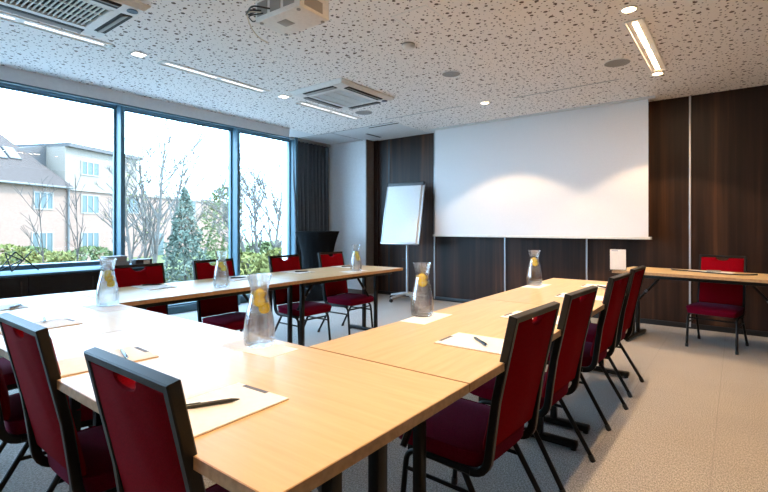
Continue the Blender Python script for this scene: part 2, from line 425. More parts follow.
# ------------------------------------------------------------------ chairs
def make_chair(label, loc, rz, group):
    t = thing('conference_chair', label, 'chair', loc, rz, group)   # origin on the floor under the back's top edge, facing +y
    hw = .190; zt = .888; zb = .322
    yb = lambda z: .125 * (1 - (z - zb) / (zt - zb))
    # backrest frame: one bent tube from under the seat, up the back, across and down
    p = [(-hw, .44, .352), (-hw, yb(zb) + .012, zb + .004)]
    L_ = fillet([(-hw, .44, .332), (-hw, .10, .323), (-hw, .078, .50), (-hw, yb(.6), .6)], .075, 6)
    half = L_ + [Vector((-hw, yb(zt), zt))]
    path = half + [Vector((-v.x, v.y, v.z)) for v in reversed(half)]
    obj('back_frame', tube(B(), path, .0138, 8, square=1, rect=(.0112, .0158)), 'frame', t, angle=30)
    # padded back panel with the hand hole notch
    w = hw - .009; z0, z1 = .412, zt - .012
    out = [(-w, z0), (w, z0), (w, z1)]
    nx, nd = .055, .031
    for k in range(9):
        a = PI * k / 8; out.append((nx * math.cos(a), z1 - nd * math.sin(a) ** .8))
    out.append((-w, z1))
    bm = B()
    def ring(off, shr):
        r = []
        cz = (z0 + z1) / 2
        for x, z in out:
            sx = x * (1 - shr / w) if abs(x) > nx + .001 else x
            sz = z + (shr if z < cz else -shr)
            r.append(bm.verts.new((sx, yb(sz) + off, sz)))
        return r
    rs = [ring(-.013, .006), ring(-.009, 0), ring(.016, 0), ring(.026, .014)]
    for a, b in zip(rs, rs[1:]):
        for j in range(len(out)): bm.faces.new((a[j], a[(j + 1) % len(out)], b[(j + 1) % len(out)], b[j]))
    bm.faces.new(rs[0]); bm.faces.new(list(reversed(rs[-1])))
    obj('backrest', bm, 'red', t, angle=35)
    # seat cushion, domed
    bm = B(); nx_, ny_ = 10, 10; W, Dp, y0 = .43, .42, .105
    def grid(f):
        return [[bm.verts.new(f(i / nx_, j / ny_)) for j in range(ny_ + 1)] for i in range(nx_ + 1)]
    def rc(u, v):
        x = (u - .5) * 2; y = (v - .5) * 2
        k = 1 - .10 * (abs(x) ** 4) * (abs(y) ** 4)
        return x * k * W / 2 * (1 - .03 * (1 - v)), y0 + (y * k + 1) * Dp / 2
    def topf(u, v):
        x, y = rc(u, v); e = min(u, 1 - u, v, 1 - v)
        return (x, y, .402 + .020 * (1 - (1 - min(1, e / .3)) ** 2) - .02 * max(0, (v - .8) / .2) ** 2)
    def botf(u, v):
        x, y = rc(u, v); return (x * .97, y0 + Dp / 2 + (y - y0 - Dp / 2) * .97, .345)
    g1, g2 = grid(topf), grid(botf)
    for i in range(nx_):
        for j in range(ny_):
            bm.faces.new((g1[i][j], g1[i + 1][j], g1[i + 1][j + 1], g1[i][j + 1]))
            bm.faces.new((g2[i][j], g2[i][j + 1], g2[i + 1][j + 1], g2[i + 1][j]))
    for i in range(nx_):
        for j in (0, ny_): bm.faces.new((g1[i][j], g1[i + 1][j], g2[i + 1][j], g2[i][j]))
    for j in range(ny_):
        for i in (0, nx_): bm.faces.new((g1[i][j], g1[i][j + 1], g2[i][j + 1], g2[i][j]))
    seat = obj('seat', bm, 'seatred', t, angle=50)
    # piping round the upper seam
    ring_ = [topf(u / 10, 0) for u in range(11)] + [topf(1, v / 10) for v in range(1, 11)] + [topf(1 - u / 10, 1) for u in range(1, 11)] + [topf(0, 1 - v / 10) for v in range(1, 11)]
    obj('piping', tube(B(), [(x, y, z + .000) for x, y, z in ring_], .004, 6), 'seatred', seat)
    obj('seat_base', B1((-.175, .13, .334), (.175, .49, .3445), .004), 'plastic', t)
    for s in (-1, 1):
        x = s * .197
        fl = fillet([(x * 1.03, .475, .012), (x, .445, .326), (x, .16, .326)], .06, 6)
        lg = obj('leg', tube(B(), fl, .0115, 10), 'frame', t)
        obj('foot_cap', tube(B(), [(x * 1.031, .476, 0), (x * 1.03, .474, .03)], .0145, 10), 'plastic', lg)
        lg = obj('leg', tube(B(), [(x * .965, .20, .330), (x * 1.04, .012, .012)], .0115, 10), 'frame', t)
        obj('foot_cap', tube(B(), [(x * 1.041, .009, 0), (x * 1.036, .024, .03)], .0145, 10), 'plastic', lg)
        obj('stretcher', tube(B(), [(x * 1.005, .455, .245), (x * .99, .15, .245)], .008, 8), 'frame', t)
    obj('front_stretcher', tube(B(), [(-.197, .448, .29), (.197, .448, .29)], .008, 8), 'frame', t)
    return t
cg = {'f': 'chairs along the near side of the front tables', 'r': 'chairs along the outside of the right row', 'w': 'chairs along the window side'}
c0 = make_chair('red black-framed chair seen from behind nearest the camera, bottom centre-left', (-1.065, .462, 0), 0, cg['f'])
def chair(x, y, rz, label, g): return dup(c0, (x, y, 0), rz, label, cg.get(g, g))
chair(-1.82, .464, R_(.0), 'red black-framed chair seen from behind at the left, its top on the glare-washed table', 'f')
chair(-2.56, .48, R_(-12), 'wine red chair cut off by the left edge, leg and bent back tube showing', 'f')
chair(-3.33, .47, R_(-1), 'wine red chair at the far left corner, only its seat visible under the table', 'f')
chair(-.583, 1.68, R_(87), 'first red chair of the right row, nearest, seat fully in view', 'r')
chair(-.583, 2.31, R_(87), 'second red chair from the front in the right row', 'r')
chair(-.575, 3.16, R_(87), 'third red chair from the front in the right row', 'r')
chair(-.575, 3.83, R_(88), 'fourth red chair of the right row, farthest, its top against the presenter table', 'r')
chair(-3.80, 1.725, R_(-91), 'red chair by the window nearest the sideboard, behind the leftmost carafe', 'w')
chair(-3.80, 2.395, R_(-90), 'red chair by the window behind the carafe before the second pane', 'w')
chair(-3.775, 3.205, R_(-91), 'red chair by the third window pane, just left of the black bar table', 'w')
chair(-3.80, 3.92, R_(-89), 'red chair at the far end of the window row, beside the last carafe', 'w')
d = dup(c0, (-.115, 5.94, 0), R_(170), 'red chair facing the room behind the narrow table at the right')
d['group'] = 'chairs at the presenter table'
del d['group']

# ------------------------------------------------------------------ carafes with lemon water
def carafe(label, x, y, what, nsl=2, rz=0., lvl=.205):
    z = .74 + (what == 'sheet') * .001
    t = thing('carafe', label, 'carafe', (x, y, z), rz, 'glass carafes on the tables')
    prof = [(.052, 0), (.0565, .004), (.0595, .03), (.060, .055), (.056, .095), (.048, .135), (.0395, .170), (.0345, .196), (.0335, .208), (.0365, .228), (.0425, .252), (.0485, .272)]
    def interp(z_):
        for (r0, a), (r1, b) in zip(prof, prof[1:]):
            if a <= z_ <= b: return r0 + (r1 - r0) * (z_ - a) / (b - a)
    th = .0028
    inner = [(r - th, zz) for r, zz in prof if zz > .02]; inner = [(prof[1][0] - .006, .012), (prof[2][0] - th - .001, .02)] + inner
    bm = B(); seg = 32
    full = prof + list(reversed(inner))
    lathe(bm, full, seg); obj('glass', bm, 'glass', t, angle=60)
    wp = [(r - .0006, zz + .0006) for r, zz in inner if zz < lvl - .004]
    wp.append((interp(lvl) - th - .0006, lvl))
    obj('water', lathe(B(), wp, seg), 'water', t, angle=60)
    return t
def slices(x, y, zs, where):
    for k, (z, dx, dy, rx, ry, rz) in enumerate(zs):
        bm = B(); r = .0215
        lathe(bm, [(r * .90, -.0028), (r * .90, .0028)], 20)
        o = obj('lemon_slice', bm, 'lemon'); o.location = (x + dx, y + dy, .74 + z); o.rotation_euler = (R_(rx), R_(ry), R_(rz))
        tag(o, 'yellow lemon slice inside the ' + where, 'lemon slice', 'lemon slices in the ' + where)
        rb = B(); lathe(rb, [(r * .9, -.0031), (r, -.0026), (r, .0026), (r * .9, .0031)], 20, cap0=False, cap1=False)
        obj('peel', rb, 'peel', o)
        pts = []
        sg = B()
        for q in range(4):
            a = PI * q / 4; c, s = math.cos(a) * r * .82, math.sin(a) * r * .82
            for zz in (-.0031, .0031): tube(sg, [(-c, -s, zz), (c, s, zz)], .0006, 4)
        obj('pith', sg, 'paper', o)
def sheet(x, y, sx, sy, rz, label, name='sheet', h=.0008):
    o = obj(name, B1((-sx / 2, -sy / 2, 0), (sx / 2, sy / 2, h)), 'paper', smooth=False)
    o.location = (x, y, .7401); o.rotation_euler = (0, 0, rz); return tag(o, label, 'paper', None)

S3 = [(.196, -.004, .003, 70, 30, 20), (.170, .004, -.004, 62, -34, 60), (.143, .016, .010, 75, 40, 15)]
S2 = [(.185, -.003, .002, 66, 28, 10), (.158, .006, .006, 70, -30, 65), (.128, .016, .012, 60, 35, 30)]
cl = [
    (-2.91, 1.15, 'leftmost clear carafe of lemon water at the joint of front and window tables', S2, 'leftmost carafe'),
    (-3.115, 2.03, 'clear carafe of lemon water before the second window pane', S3[1:], 'carafe before the second window pane'),
    (-1.475, 1.128, 'largest, nearest carafe of lemon water in the middle of the picture', S3, 'nearest carafe'),
    (-1.292, 2.012, 'clear carafe of lemon water midway along the inner edge of the right row', S3[:2], 'carafe at the middle of the right row'),
    (-3.13, 3.61, 'small clear carafe at the far end of the window row, before the white wall', S2, 'farthest carafe of the window row'),
    (-1.265, 3.60, 'small clear carafe at the far end of the right row below the screen', S3[:2], 'farthest carafe of the right row'),
]
for i, (x, y, lab, zs, where) in enumerate(cl):
    carafe(lab, x, y, 'sheet', rz=i * .7)
    slices(x, y, zs, where)
for (x, y, a, where) in ((-2.84, 1.12, 3, 'leftmost carafe'), (-1.45, 1.10, 3, 'nearest carafe'), (-1.24, 1.975, 93, 'carafe at the middle of the right row'),
                         (-3.14, 3.58, 90, 'farthest carafe of the window row'), (-1.235, 3.56, 90, 'farthest carafe of the right row')):
    sx, sy = (.297, .14)
    sheet(x, y, sx, sy, R_(a), 'white paper sheet lying under the ' + where)

# ------------------------------------------------------------------ pads and pens
def make_pad(label, x, y, rz):
    t = thing('notepad', label, 'notepad', (x, y, .7401), rz, 'notepads at the seats')     # portrait A4, top edge toward +y
    obj('pages', B1((-.105, -.1485, .0015), (.105, .1485, .0045)), 'paper', t, smooth=False)
    obj('backing_card', B1((-.1055, -.149, 0), (.1055, .149, .0014)), 'edge', t, smooth=False)
    bm = B(); b2(bm, (-.072, .134, .0045), (.028, .1485, .0048)); obj('edge_shadow', bm, 'padshadow', t, smooth=False)  # dark strip painted in for the shadow under the lifted page edge
    return t
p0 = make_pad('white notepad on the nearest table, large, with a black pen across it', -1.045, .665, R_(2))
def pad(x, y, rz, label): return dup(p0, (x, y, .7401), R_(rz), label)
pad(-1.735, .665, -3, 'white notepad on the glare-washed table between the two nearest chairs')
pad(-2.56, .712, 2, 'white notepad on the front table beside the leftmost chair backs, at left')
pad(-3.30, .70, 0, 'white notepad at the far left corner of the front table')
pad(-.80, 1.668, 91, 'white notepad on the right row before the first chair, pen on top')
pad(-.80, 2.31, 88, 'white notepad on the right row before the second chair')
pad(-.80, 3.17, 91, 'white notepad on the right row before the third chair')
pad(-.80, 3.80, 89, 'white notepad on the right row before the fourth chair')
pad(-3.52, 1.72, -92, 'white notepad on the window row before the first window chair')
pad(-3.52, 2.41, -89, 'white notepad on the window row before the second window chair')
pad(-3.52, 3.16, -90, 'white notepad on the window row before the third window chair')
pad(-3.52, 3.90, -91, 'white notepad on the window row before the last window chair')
def make_pen(label, x, y, rz, z=.7401 + .0045):
    t = thing('ballpoint_pen', label, 'pen', (x, y, z + .0058), rz, 'pens on the notepads')   # along x, tip at +x
    def along(prof): 
        bm = B(); lathe(bm, prof, 12); bmesh.ops.rotate(bm, cent=(0, 0, 0), matrix=Matrix.Rotation(PI / 2, 3, 'Y'), verts=bm.verts); return bm
    obj('barrel', along([(.0045, -.066), (.0055, -.06), (.0056, .03), (.0052, .05), (.0024, .066), (.0008, .071)]), 'pen', t)
    obj('push_button', along([(.003, -.074), (.0032, -.066)]), 'chrome', t)
    obj('clip', B1((-.064, -.0016, .0056), (-.024, .0016, .0072), .0005), 'pen', t)
    return t
q0 = make_pen('black pen lying across the notepad on the nearest table', -1.062, .662, R_(62))
def pen(x, y, rz, label): return dup(q0, (x, y, .7401 + .0045 + .0058), R_(rz), label)
pen(-.80, 1.665, 137, 'black pen on the notepad before the first chair of the right row')
pen(-1.725, .735, 165, 'black pen on the notepad between the two nearest chairs')
pen(-2.66, .77, 165, 'black pen on the notepad at the left of the front table')
pen(-3.24, .80, 145, 'black pen on the notepad at the far left corner')
pen(-.78, 2.42, 100, 'black pen on the notepad before the second chair of the right row')
pen(-.80, 3.20, 95, 'black pen on the notepad before the third chair of the right row')
pen(-.795, 3.72, 137, 'black pen on the notepad before the fourth chair of the right row')
pen(-3.60, 1.74, 60, 'black pen on the notepad before the first window chair')
pen(-3.50, 2.45, 70, 'black pen on the notepad before the second window chair')
pen(-3.47, 3.17, 60, 'black pen on the notepad before the third window chair')
pen(-3.50, 3.88, 70, 'black pen on the notepad before the last window chair')

# ------------------------------------------------------------------ things on the presenter table
t = thing('sign_holder', 'white card in a clear upright stand on the left end of the narrow right table', 'sign', desk(.045, .046), R_(14))
obj('stand', bmesh_s := box(box(B(), (0, 0, .002), (.158, .07, .004), .001), (0, .004, .113), (.158, .0035, .222), .001, Matrix.Rotation(R_(-5), 3, 'X')), 'acrylic', t)
cd = obj('card', box(B(), (0, -.0015, .113), (.150, .0012, .212), 0, Matrix.Rotation(R_(-5), 3, 'X')), 'paper', t)
bm = B(); lathe(bm, [(.045, 0), (.045, .0006)], 24, cap0=True)
bmesh.ops.rotate(bm, cent=(0, 0, 0), matrix=Matrix.Rotation(R_(85), 3, 'X'), verts=bm.verts); bmesh.ops.translate(bm, vec=(-.005, -.0024, .10), verts=bm.verts)
obj('printed_motif', bm, mat('pale blue print', (.50, .57, .72), .8), cd)
obj('printed_heading', box(B(), (-.03, .0088 - .0035, .205), (.06, .0012, .008), 0, Matrix.Rotation(R_(-5), 3, 'X')), 'greyprint', cd)
pts = [desk(x, y, .7470) for x, y in ((.415, .56), (.44, .47), (.50, .43), (.62, .42), (.76, .36), (.90, .31), (1.02, .30), (1.10, .36), (1.15, .44))]
tag(obj('cable', tube(B(), fillet(pts, .08, 4), .0068, 8), 'plastic'), 'black cable snaking over the narrow table at the right', 'cable')
o = obj('brochure', B1((-.20, -.07, 0), (.20, .07, .003)), 'paper', smooth=False); o.location = desk(.76, .53, .7401); o.rotation_euler = (0, 0, da)
tag(o, 'white leaflet lying on the narrow table before the red chair', 'paper')
t = thing('remote_control', 'small grey remote control lying on the white leaflet', 'remote', desk(.80, .50, .7432), da + .2)
obj('body', B1((-.06, -.02, 0), (.06, .02, .016), .005), 'greyplastic', t)
for k in range(4): obj('button', B1((-.04 + k * .02, -.005, .0155), (-.03 + k * .02, .005, .018), .001), 'plastic', t)
t = thing('cup', 'white cup on the narrow table at the right edge of the picture', 'cup', desk(1.32, .34), 0)
obj('bowl', lathe(B(), [(.022, 0), (.03, .004), (.038, .04), (.04, .075), (.037, .075), (.034, .04), (.02, .008)], 24), 'whiteplastic', t)
obj('handle', tube(B(), fillet([(.036, 0, .06), (.062, 0, .06), (.062, 0, .025), (.036, 0, .025)], .02), .005, 8), 'whiteplastic', t)

# ------------------------------------------------------------------ projection screen
t = thing('projection_screen', 'large white pull-down projection screen hanging before the dark wall', 'screen', (-2.31, 6.27, 1.045))
obj('fabric', B1((-1.475, -.002, .03), (1.475, .002, CE - 1.045 - .02)), 'screen', t, smooth=False)
bar = obj('bottom_bar', B1((-1.50, -.014, 0), (1.50, .014, .032), .006), 'whiteplastic', t)
for s in (-1, 1): obj('end_cap', B1((s * 1.505 - .006, -.015, -.001), (s * 1.505 + .006, .015, .033), .003), 'greyplastic', bar)
bm = B(); b2(bm, (-1.55, -.05, CE - 1.045 - .022), (1.55, -.006, CE - 1.045)); b2(bm, (-1.55, .006, CE - 1.045 - .022), (1.55, .05, CE - 1.045))
obj('ceiling_slot', bm, 'plaster', t, smooth=False)

# ------------------------------------------------------------------ flip chart
t = thing('flip_chart', 'white flip chart easel on a wheeled silver base before the dark panels', 'flip chart', (-4.25, 6.07, 0), R_(4))
tilt = Matrix.Rotation(R_(-12), 3, 'X')
bc = Vector((0, -.02, 1.415))
obj('board', box(B(), bc, (.68, .022, 1.0), .006, tilt), 'whiteplastic', t)
obj('paper_block', box(B(), bc + tilt @ Vector((-.01, -.020, -.01)), (.62, .016, .94), .002, tilt), 'paper', t)
cb = obj('clamp_bar', box(B(), bc + tilt @ Vector((0, -.022, .475)), (.66, .035, .055), .006, tilt), 'clamp', t)
for s in (-1, 1): obj('bar_end', box(B(), bc + tilt @ Vector((s * .34, -.02, .475)), (.03, .045, .055), .006, tilt), 'plastic', cb)
tr = obj('pen_tray', box(B(), bc + tilt @ Vector((0, -.03, -.505)), (.66, .06, .02), .006, tilt), 'alu', t)
for s in (-1, 1): obj('side_rail', box(B(), bc + tilt @ Vector((s * .345, -.004, 0)), (.012, .03, 1.0), .003, tilt), 'alu', t)
obj('post', tube(B(), [(.02, .075, .08), (.02, .075, 1.0)], .020, 14), 'alu', t)
obj('sleeve', tube(B(), [(.02, .075, .80), (.02, .075, 1.30)], .014, 12), 'chrome', t)
kn = obj('clamp_knob', tube(B(), [(.0, .058, .66), (-.045, .03, .66)], .018, 12), 'plastic', t)
for k in range(5):
    a = 2 * PI * k / 5 + .55
    c, s = math.cos(a), math.sin(a)
    lg = obj('leg', tube(B(), [(.02, .075, .12), (.02 + c * .12, .075 + s * .12, .11), (.02 + c * .32, .075 + s * .32, .072)], .02, 10, radii=[.024, .022, .016]), 'alu', t)
    w = B(); tube(w, [(.02 + c * .32 - s * .012, .075 + s * .32 + c * .012, .028), (.02 + c * .32 + s * .012, .075 + s * .32 - c * .012, .028)], .028, 14)
    obj('caster', w, 'plastic', lg)

# ------------------------------------------------------------------ bar table with stretch cover, curtain, sideboard
t = thing('bar_table', 'tall round bar table under a black stretch cover, beside the curtain', 'table', (-5.55, 5.42, 0))
bm = B(); seg = 48; prof = []
for k in range(25):
    z = 1.10 * k / 24; u = z / 1.10
    r = .20 + .16 * u ** 2.6 + .16 * (1 - u) ** 2.2
    prof.append((r, z + .012 if k == 0 else z))
rings = []
for r, z in prof:
    u = z / 1.10; amp = .10 * (1 - u) ** 1.2
    rings.append([bm.verts.new(((r * (1 + amp * math.cos(4 * 2 * PI * j / seg))) * math.cos(2 * PI * j / seg), (r * (1 + amp * math.cos(4 * 2 * PI * j / seg))) * math.sin(2 * PI * j / seg), z)) for j in range(seg)])
for a, b in zip(rings, rings[1:]):
    for j in range(seg): bm.faces.new((a[j], a[(j + 1) % seg], b[(j + 1) % seg], b[j]))
bm.faces.new(rings[-1]); bm.faces.new(list(reversed(rings[0])))
obj('stretch_cover', bm, 'stretch', t)
obj('tabletop', lathe(B(), [(.355, 1.101), (.365, 1.108), (.365, 1.118), (.358, 1.122)], 48), 'stretch', t)
for k in range(4):
    a = PI / 2 * k; obj('foot', lathe(B(), [(.03, 0), (.03, .014)], 12, (.36 * math.cos(a), .36 * math.sin(a), 0)), 'plastic', t)

t = thing('curtain', 'dark grey pleated floor-length curtain in the corner by the last window pane', 'curtain', (-6.09, 5.40, 0))
bm = B(); cols, rows = 120, 14; gv = []
for i in range(cols + 1):
    col = []
    for j in range(rows + 1):
        z = .02 + (2.69 - .02) * j / rows; u = i / cols
        yy = .86 * u - .02
        pinch = .10 * (1 - u) * math.sin(PI * min(1, z / 2.0)) * .5
        lean = -.05 * (1 - z / 2.7) * (1 - u)
        amp = .028 + .010 * math.sin(i * .37)
        col.append(bm.verts.new((amp * math.sin(u * 2 * PI * 9 + .25 * math.sin(z * 1.2)) + pinch, yy + lean + .008 * math.sin(z * 2 + i), z)))
    gv.append(col)
for i in range(cols):
    for j in range(rows): bm.faces.new((gv[i][j], gv[i + 1][j], gv[i + 1][j + 1], gv[i][j + 1]))
o = obj('cloth', bm, 'curtain', t, angle=80); sm = o.modifiers.new('thickness', 'SOLIDIFY'); sm.thickness = .004
obj('track', B1((-.03, -.1, 2.70), (.03, .86, CE), .003), 'greyplastic', t)

t = thing('sideboard', 'long black sideboard in front of the first window pane at the left', 'sideboard', (-5.74, 1.45, 0))
obj('carcass', B1((-.27, -1.25, .06), (.27, 1.25, .72), .004), 'sideboard', t)
obj('top', B1((-.285, -1.265, .72), (.285, 1.265, .74), .003), 'sidetop', t)
obj('plinth', B1((-.24, -1.2, 0), (.24, 1.2, .06)), 'plastic', t)
for k in range(4):
    dr = obj('door', B1((.27, -1.24 + k * .62, .075), (.288, -1.24 + k * .62 + .613, .71), .002), 'sideboard', t)
    obj('handle', B1((.288, -1.24 + k * .62 + .555, .55), (.296, -1.24 + k * .62 + .567, .67), .002), 'plastic', dr)
t = thing('wire_ornament', 'angular black wire ornament of crossed rods on the sideboard by the glass', 'ornament', (-5.86, 1.47, .74))
def wr(p): return (p[0], p[1], p[2])
for a, b in (((.03, -.18, .004), (-.02, -.02, .20)), ((-.02, -.02, .20), (.02, .17, .004)), ((-.03, -.10, .19), (.03, -.06, .004)), ((.03, -.06, .004), (-.03, .12, .20)), ((.03, -.18, .004), (0, .03, .115)), ((-.03, -.10, .19), (.0, .03, .115))):
    obj('rod', tube(B(), [a, b], .006, 8), 'frame', t)
t = thing('flat_box', 'grey flat box, upper one of the two stacked on the sideboard', 'box', (-5.72, 2.33, .74 + .0605), R_(4))
obj('body', B1((-.075, -.11, 0), (.075, .11, .045), .004), 'greyplastic', t); obj('lid', B1((-.078, -.113, .045), (.078, .113, .058), .004), 'speaker', t)
t = thing('flat_box', 'grey flat box, lower one of the two stacked on the sideboard', 'box', (-5.72, 2.35, .74), R_(-3))
obj('body', B1((-.08, -.12, 0), (.08, .12, .048), .004), 'greyplastic', t); obj('lid', B1((-.083, -.123, .048), (.083, .123, .060), .004), 'speaker', t)
t = thing('black_box', 'small black box with a pale label at the right end of the sideboard', 'box', (-5.62, 2.60, .74), R_(0))
obj('body', B1((-.06, -.095, 0), (.06, .095, .075), .004), 'plastic', t); obj('label_plate', B1((.0595, -.01, .012), (.062, .06, .06)), 'card', t)

# ------------------------------------------------------------------ ceiling fittings
def strip(label, x, y0, y1, lit, group):
    t = thing('strip_light', label, 'ceiling light', (x, (y0 + y1) / 2, CE + .001), 0, group); h = (y1 - y0) / 2; w = .062
    f = B()
    for s in (-1, 1):
        b2(f, (s * w - .008, -h, -.010), (s * w + .008, h, .0), .002); b2(f, (-w + .009, s * h - .012, -.010), (w - .009, s * h + .0, 0), .002)
    b2(f, (-w + .009, -h + .012, -.003), (-.016, h - .012, 0)); b2(f, (.016, -h + .012, -.003), (w - .009, h - .012, 0))
    b2(f, (-.016, -.03, -.003), (.016, .03, 0))
    obj('housing', f, 'whiteplastic', t)
    for a, b in ((-h + .05, -.03), (.03, h - .05)): obj('diffuser', B1((-.014, a, -.005), (.014, b, -.0005)), lit, t, smooth=False)
    return t
SPOTW = 68.
def spot(label, x, y, lit, group, sq=False):
    t = thing('downlight', label, 'ceiling light', (x, y, CE), 0, group)
    if sq:
        f = B()
        for s in (-1, 1): b2(f, (s * .055 - .008, -.063, -.008), (s * .055 + .008, .063, 0), .001); b2(f, (-.047, s * .055 - .008, -.008), (.047, s * .055 + .008, 0), .001)
        obj('bezel', f, 'whiteplastic', t); obj('lamp', B1((-.046, -.046, -.005), (.046, .046, -.001)), lit, t, smooth=False)
    else:
        obj('bezel', lathe(B(), [(.044, 0), (.058, 0), (.058, -.004), (.046, -.009), (.044, -.006)], 28, cap0=False, cap1=False), 'whiteplastic', t)
        obj('lamp', lathe(B(), [(.043, -.0045), (.043, -.001)], 28), lit, t)
        ld = bpy.data.lights.new('downlight_beam', 'SPOT'); ld.energy = SPOTW; ld.color = (1, .67, .38); ld.spot_size = R_(106); ld.spot_blend = .18; ld.shadow_soft_size = .035
        lo = bpy.data.objects.new('beam', ld); C.objects.link(lo); lo.parent = t; lo.location = (0, 0, -.02)
    return t
gl, gr = 'strip lights of the window side line', 'strip lights of the right line'
strip('first strip light on the window side, running under the near air conditioner', -4.25, .45, 1.70, 'cool', gl)
strip('second strip light on the window side, between the two square downlights', -4.27, 2.15, 3.36, 'cool', gl)
strip('third strip light on the window side, beside the far air conditioner', -4.30, 3.88, 5.02, 'cool', gl)
strip('warm strip light on the right of the ceiling between two round spots', -.61, 3.86, 5.24, 'warm', gr)
for k, (a, b) in enumerate(((2.15, 3.40), (.45, 1.70))):
    strip('warm strip light on the right line above the camera side of the room', -.61, a, b, 'warm', gr)
spot('square downlight between the first and second window side strips', -4.235, 1.93, 'coolspot', 'downlights', True)
spot('square downlight between the second and third window side strips', -4.25, 3.60, 'coolspot', 'downlights', True)
spot('round warm downlight at the top right, before the strip light', -.605, 3.64, 'warmspot', 'downlights')
spot('round warm downlight at the far end of the right strip light', -.63, 5.34, 'warmspot', 'downlights')
spot('round downlight in front of the projection screen', -2.48, 5.30, 'warmspot', 'downlights')
for y in (1.93, .22): spot('round warm downlight on the right line above the camera side of the room', -.605, y, 'warmspot', 'downlights')

def cassette(label, x, y, sx, sy, badge):
    t = thing('air_conditioner', label, 'air conditioner', (x, y, CE), 0, 'ceiling cassettes')
    hx, hy = sx / 2, sy / 2; gx, gy = hx - .17, hy - .17
    f = B()
    def frus(a, b, z0, c, d, z1):
        v = [f.verts.new((q * a, w * b, z0)) for q, w in ((-1, -1), (1, -1), (1, 1), (-1, 1))] + [f.verts.new((q * c, w * d, z1)) for q, w in ((-1, -1), (1, -1), (1, 1), (-1, 1))]
        for j in range(4): f.faces.new((v[j], v[(j + 1) % 4], v[4 + (j + 1) % 4], v[4 + j]))
        return v
    frus(hx, hy, 0, hx, hy, -.012); frus(hx, hy, -.012, hx - .03, hy - .03, -.042)
    v1 = frus(hx - .03, hy - .03, -.042, gx + .035, gy + .035, -.048); 
    frus(gx + .035, gy + .035, -.048, gx, gy, -.05); frus(gx, gy, -.05, gx, gy, -.015)
    obj('panel', f, 'whiteplastic', t, angle=20)
    obj('filter', B1((-gx, -gy, -.022 if badge else -.036), (gx, gy, -.016)), 'darkslot' if badge else 'filtergrey', t, smooth=False)
    g = B(); nb = int(2 * gy / .029)
    for k in range(nb):
        yy = -gy + (k + .5) * 2 * gy / nb; b2(g, (-gx, yy - .0042, -.047), (gx, yy + .0042, -.038))
    for k in range(2):
        xx = -gx + (k + 1) * 2 * gx / 3; b2(g, (xx - .004, -gy, -.0475), (xx + .004, gy, -.038))
    for s in (-1, 1): b2(g, (s * (gx - .008) - .008, -gy, -.052), (s * (gx - .008) + .008, gy, -.028)); b2(g, (-gx, s * (gy - .008) - .008, -.052), (gx, s * (gy - .008) + .008, -.028))
    obj('grille', g, 'whiteplastic', t, smooth=False)
    for s in (-1, 1):
        for ax in (0, 1):
            half = (gx if ax == 0 else gy) - .0; c = (gy if ax == 0 else gx) + .085
            lo = (-half, s * c - .038, -.051) if ax == 0 else (s * c - .038, -half, -.051)
            hi = (half, s * c + .038, -.040) if ax == 0 else (s * c + .038, half, -.040)
            sl = obj('air_outlet', B1(lo, hi), 'darkslot', t, smooth=False)
            q = Matrix.Rotation(R_(18 * s), 3, 'X' if ax == 0 else 'Y')
            dim = (2 * half - .02, .05, .005) if ax == 0 else (.05, 2 * half - .02, .005)
            ctr = (0, s * (c + .004), -.052) if ax == 0 else (s * (c + .004), 0, -.052)
            obj('louvre', box(B(), ctr, dim, .001, q), 'greyplastic', sl)
    if badge:
        bm = B(); lathe(bm, [(.036, -.0495), (.034, -.040)], 20, (gx + .085, gy + .085, 0)); bmesh.ops.scale(bm, vec=(1, 1, 1), verts=bm.verts); obj('badge', bm, 'blue', t)
    return t
cassette('white ceiling air conditioner cassette cut off at the top left corner', -3.645, 1.12, .80, .88, True)
cassette('smaller white ceiling air conditioner cassette farther back, left of centre', -3.64, 3.97, .80, .93, True)

def cspk(label, x, y, r):
    t = thing('ceiling_speaker', label, 'speaker', (x, y, CE), 0, 'round ceiling speakers')
    obj('grille', lathe(B(), [(r * .96, -.006), (r * .96, 0)], 32), 'speaker', t)
    obj('rim', lathe(B(), [(r * .96, 0), (r * .96, -.008), (r, -.006), (r, 0)], 32, cap0=False, cap1=False), 'whiteplastic', t)
cspk('round grey ceiling speaker at the middle, behind the smoke detector', -2.28, 4.09, .095)
cspk('round grey ceiling speaker right behind the far air conditioner', -3.99, 4.76, .12)
cspk('round grey ceiling speaker left of the right strip light', -.89, 4.76, .115)
t = thing('smoke_detector', 'white domed smoke detector on the ceiling beyond the projector', 'smoke detector', (-2.20, 3.21, CE))
obj('base', lathe(B(), [(.055, 0), (.055, -.012)], 28), 'greyplastic', t)
obj('dome', lathe(B(), [(.052, -.012), (.054, -.022), (.045, -.038), (.025, -.045)], 28), 'whiteplastic', t)
def slot(label, x0, x1, y0, y1):
    t = thing('slot_diffuser', label, 'air vent', ((x0 + x1) / 2, (y0 + y1) / 2, CE + .001), 0, 'linear air slots'); hx, hy = (x1 - x0) / 2, (y1 - y0) / 2
    obj('slot', B1((-hx + .008, -hy + .008, -.003), (hx - .008, hy - .008, 0)), 'darkslot', t, smooth=False)
    f = B()
    for s in (-1, 1): b2(f, (-hx, s * (hy - .004) - .004, -.005), (hx, s * (hy - .004) + .004, 0)); b2(f, (s * (hx - .004) - .004, -hy + .008, -.005), (s * (hx - .004) + .004, hy - .008, 0))
    obj('flange', f, 'whiteplastic', t, smooth=False)
slot('long thin air slot in the ceiling before the right half of the screen', -2.12, -.97, 5.29, 5.325)
slot('long thin air slot in the ceiling before the left half of the screen', -4.0, -2.78, 5.24, 5.275)
slot('wider dark air slot above the flip chart', -4.57, -3.98, 5.52, 5.59)
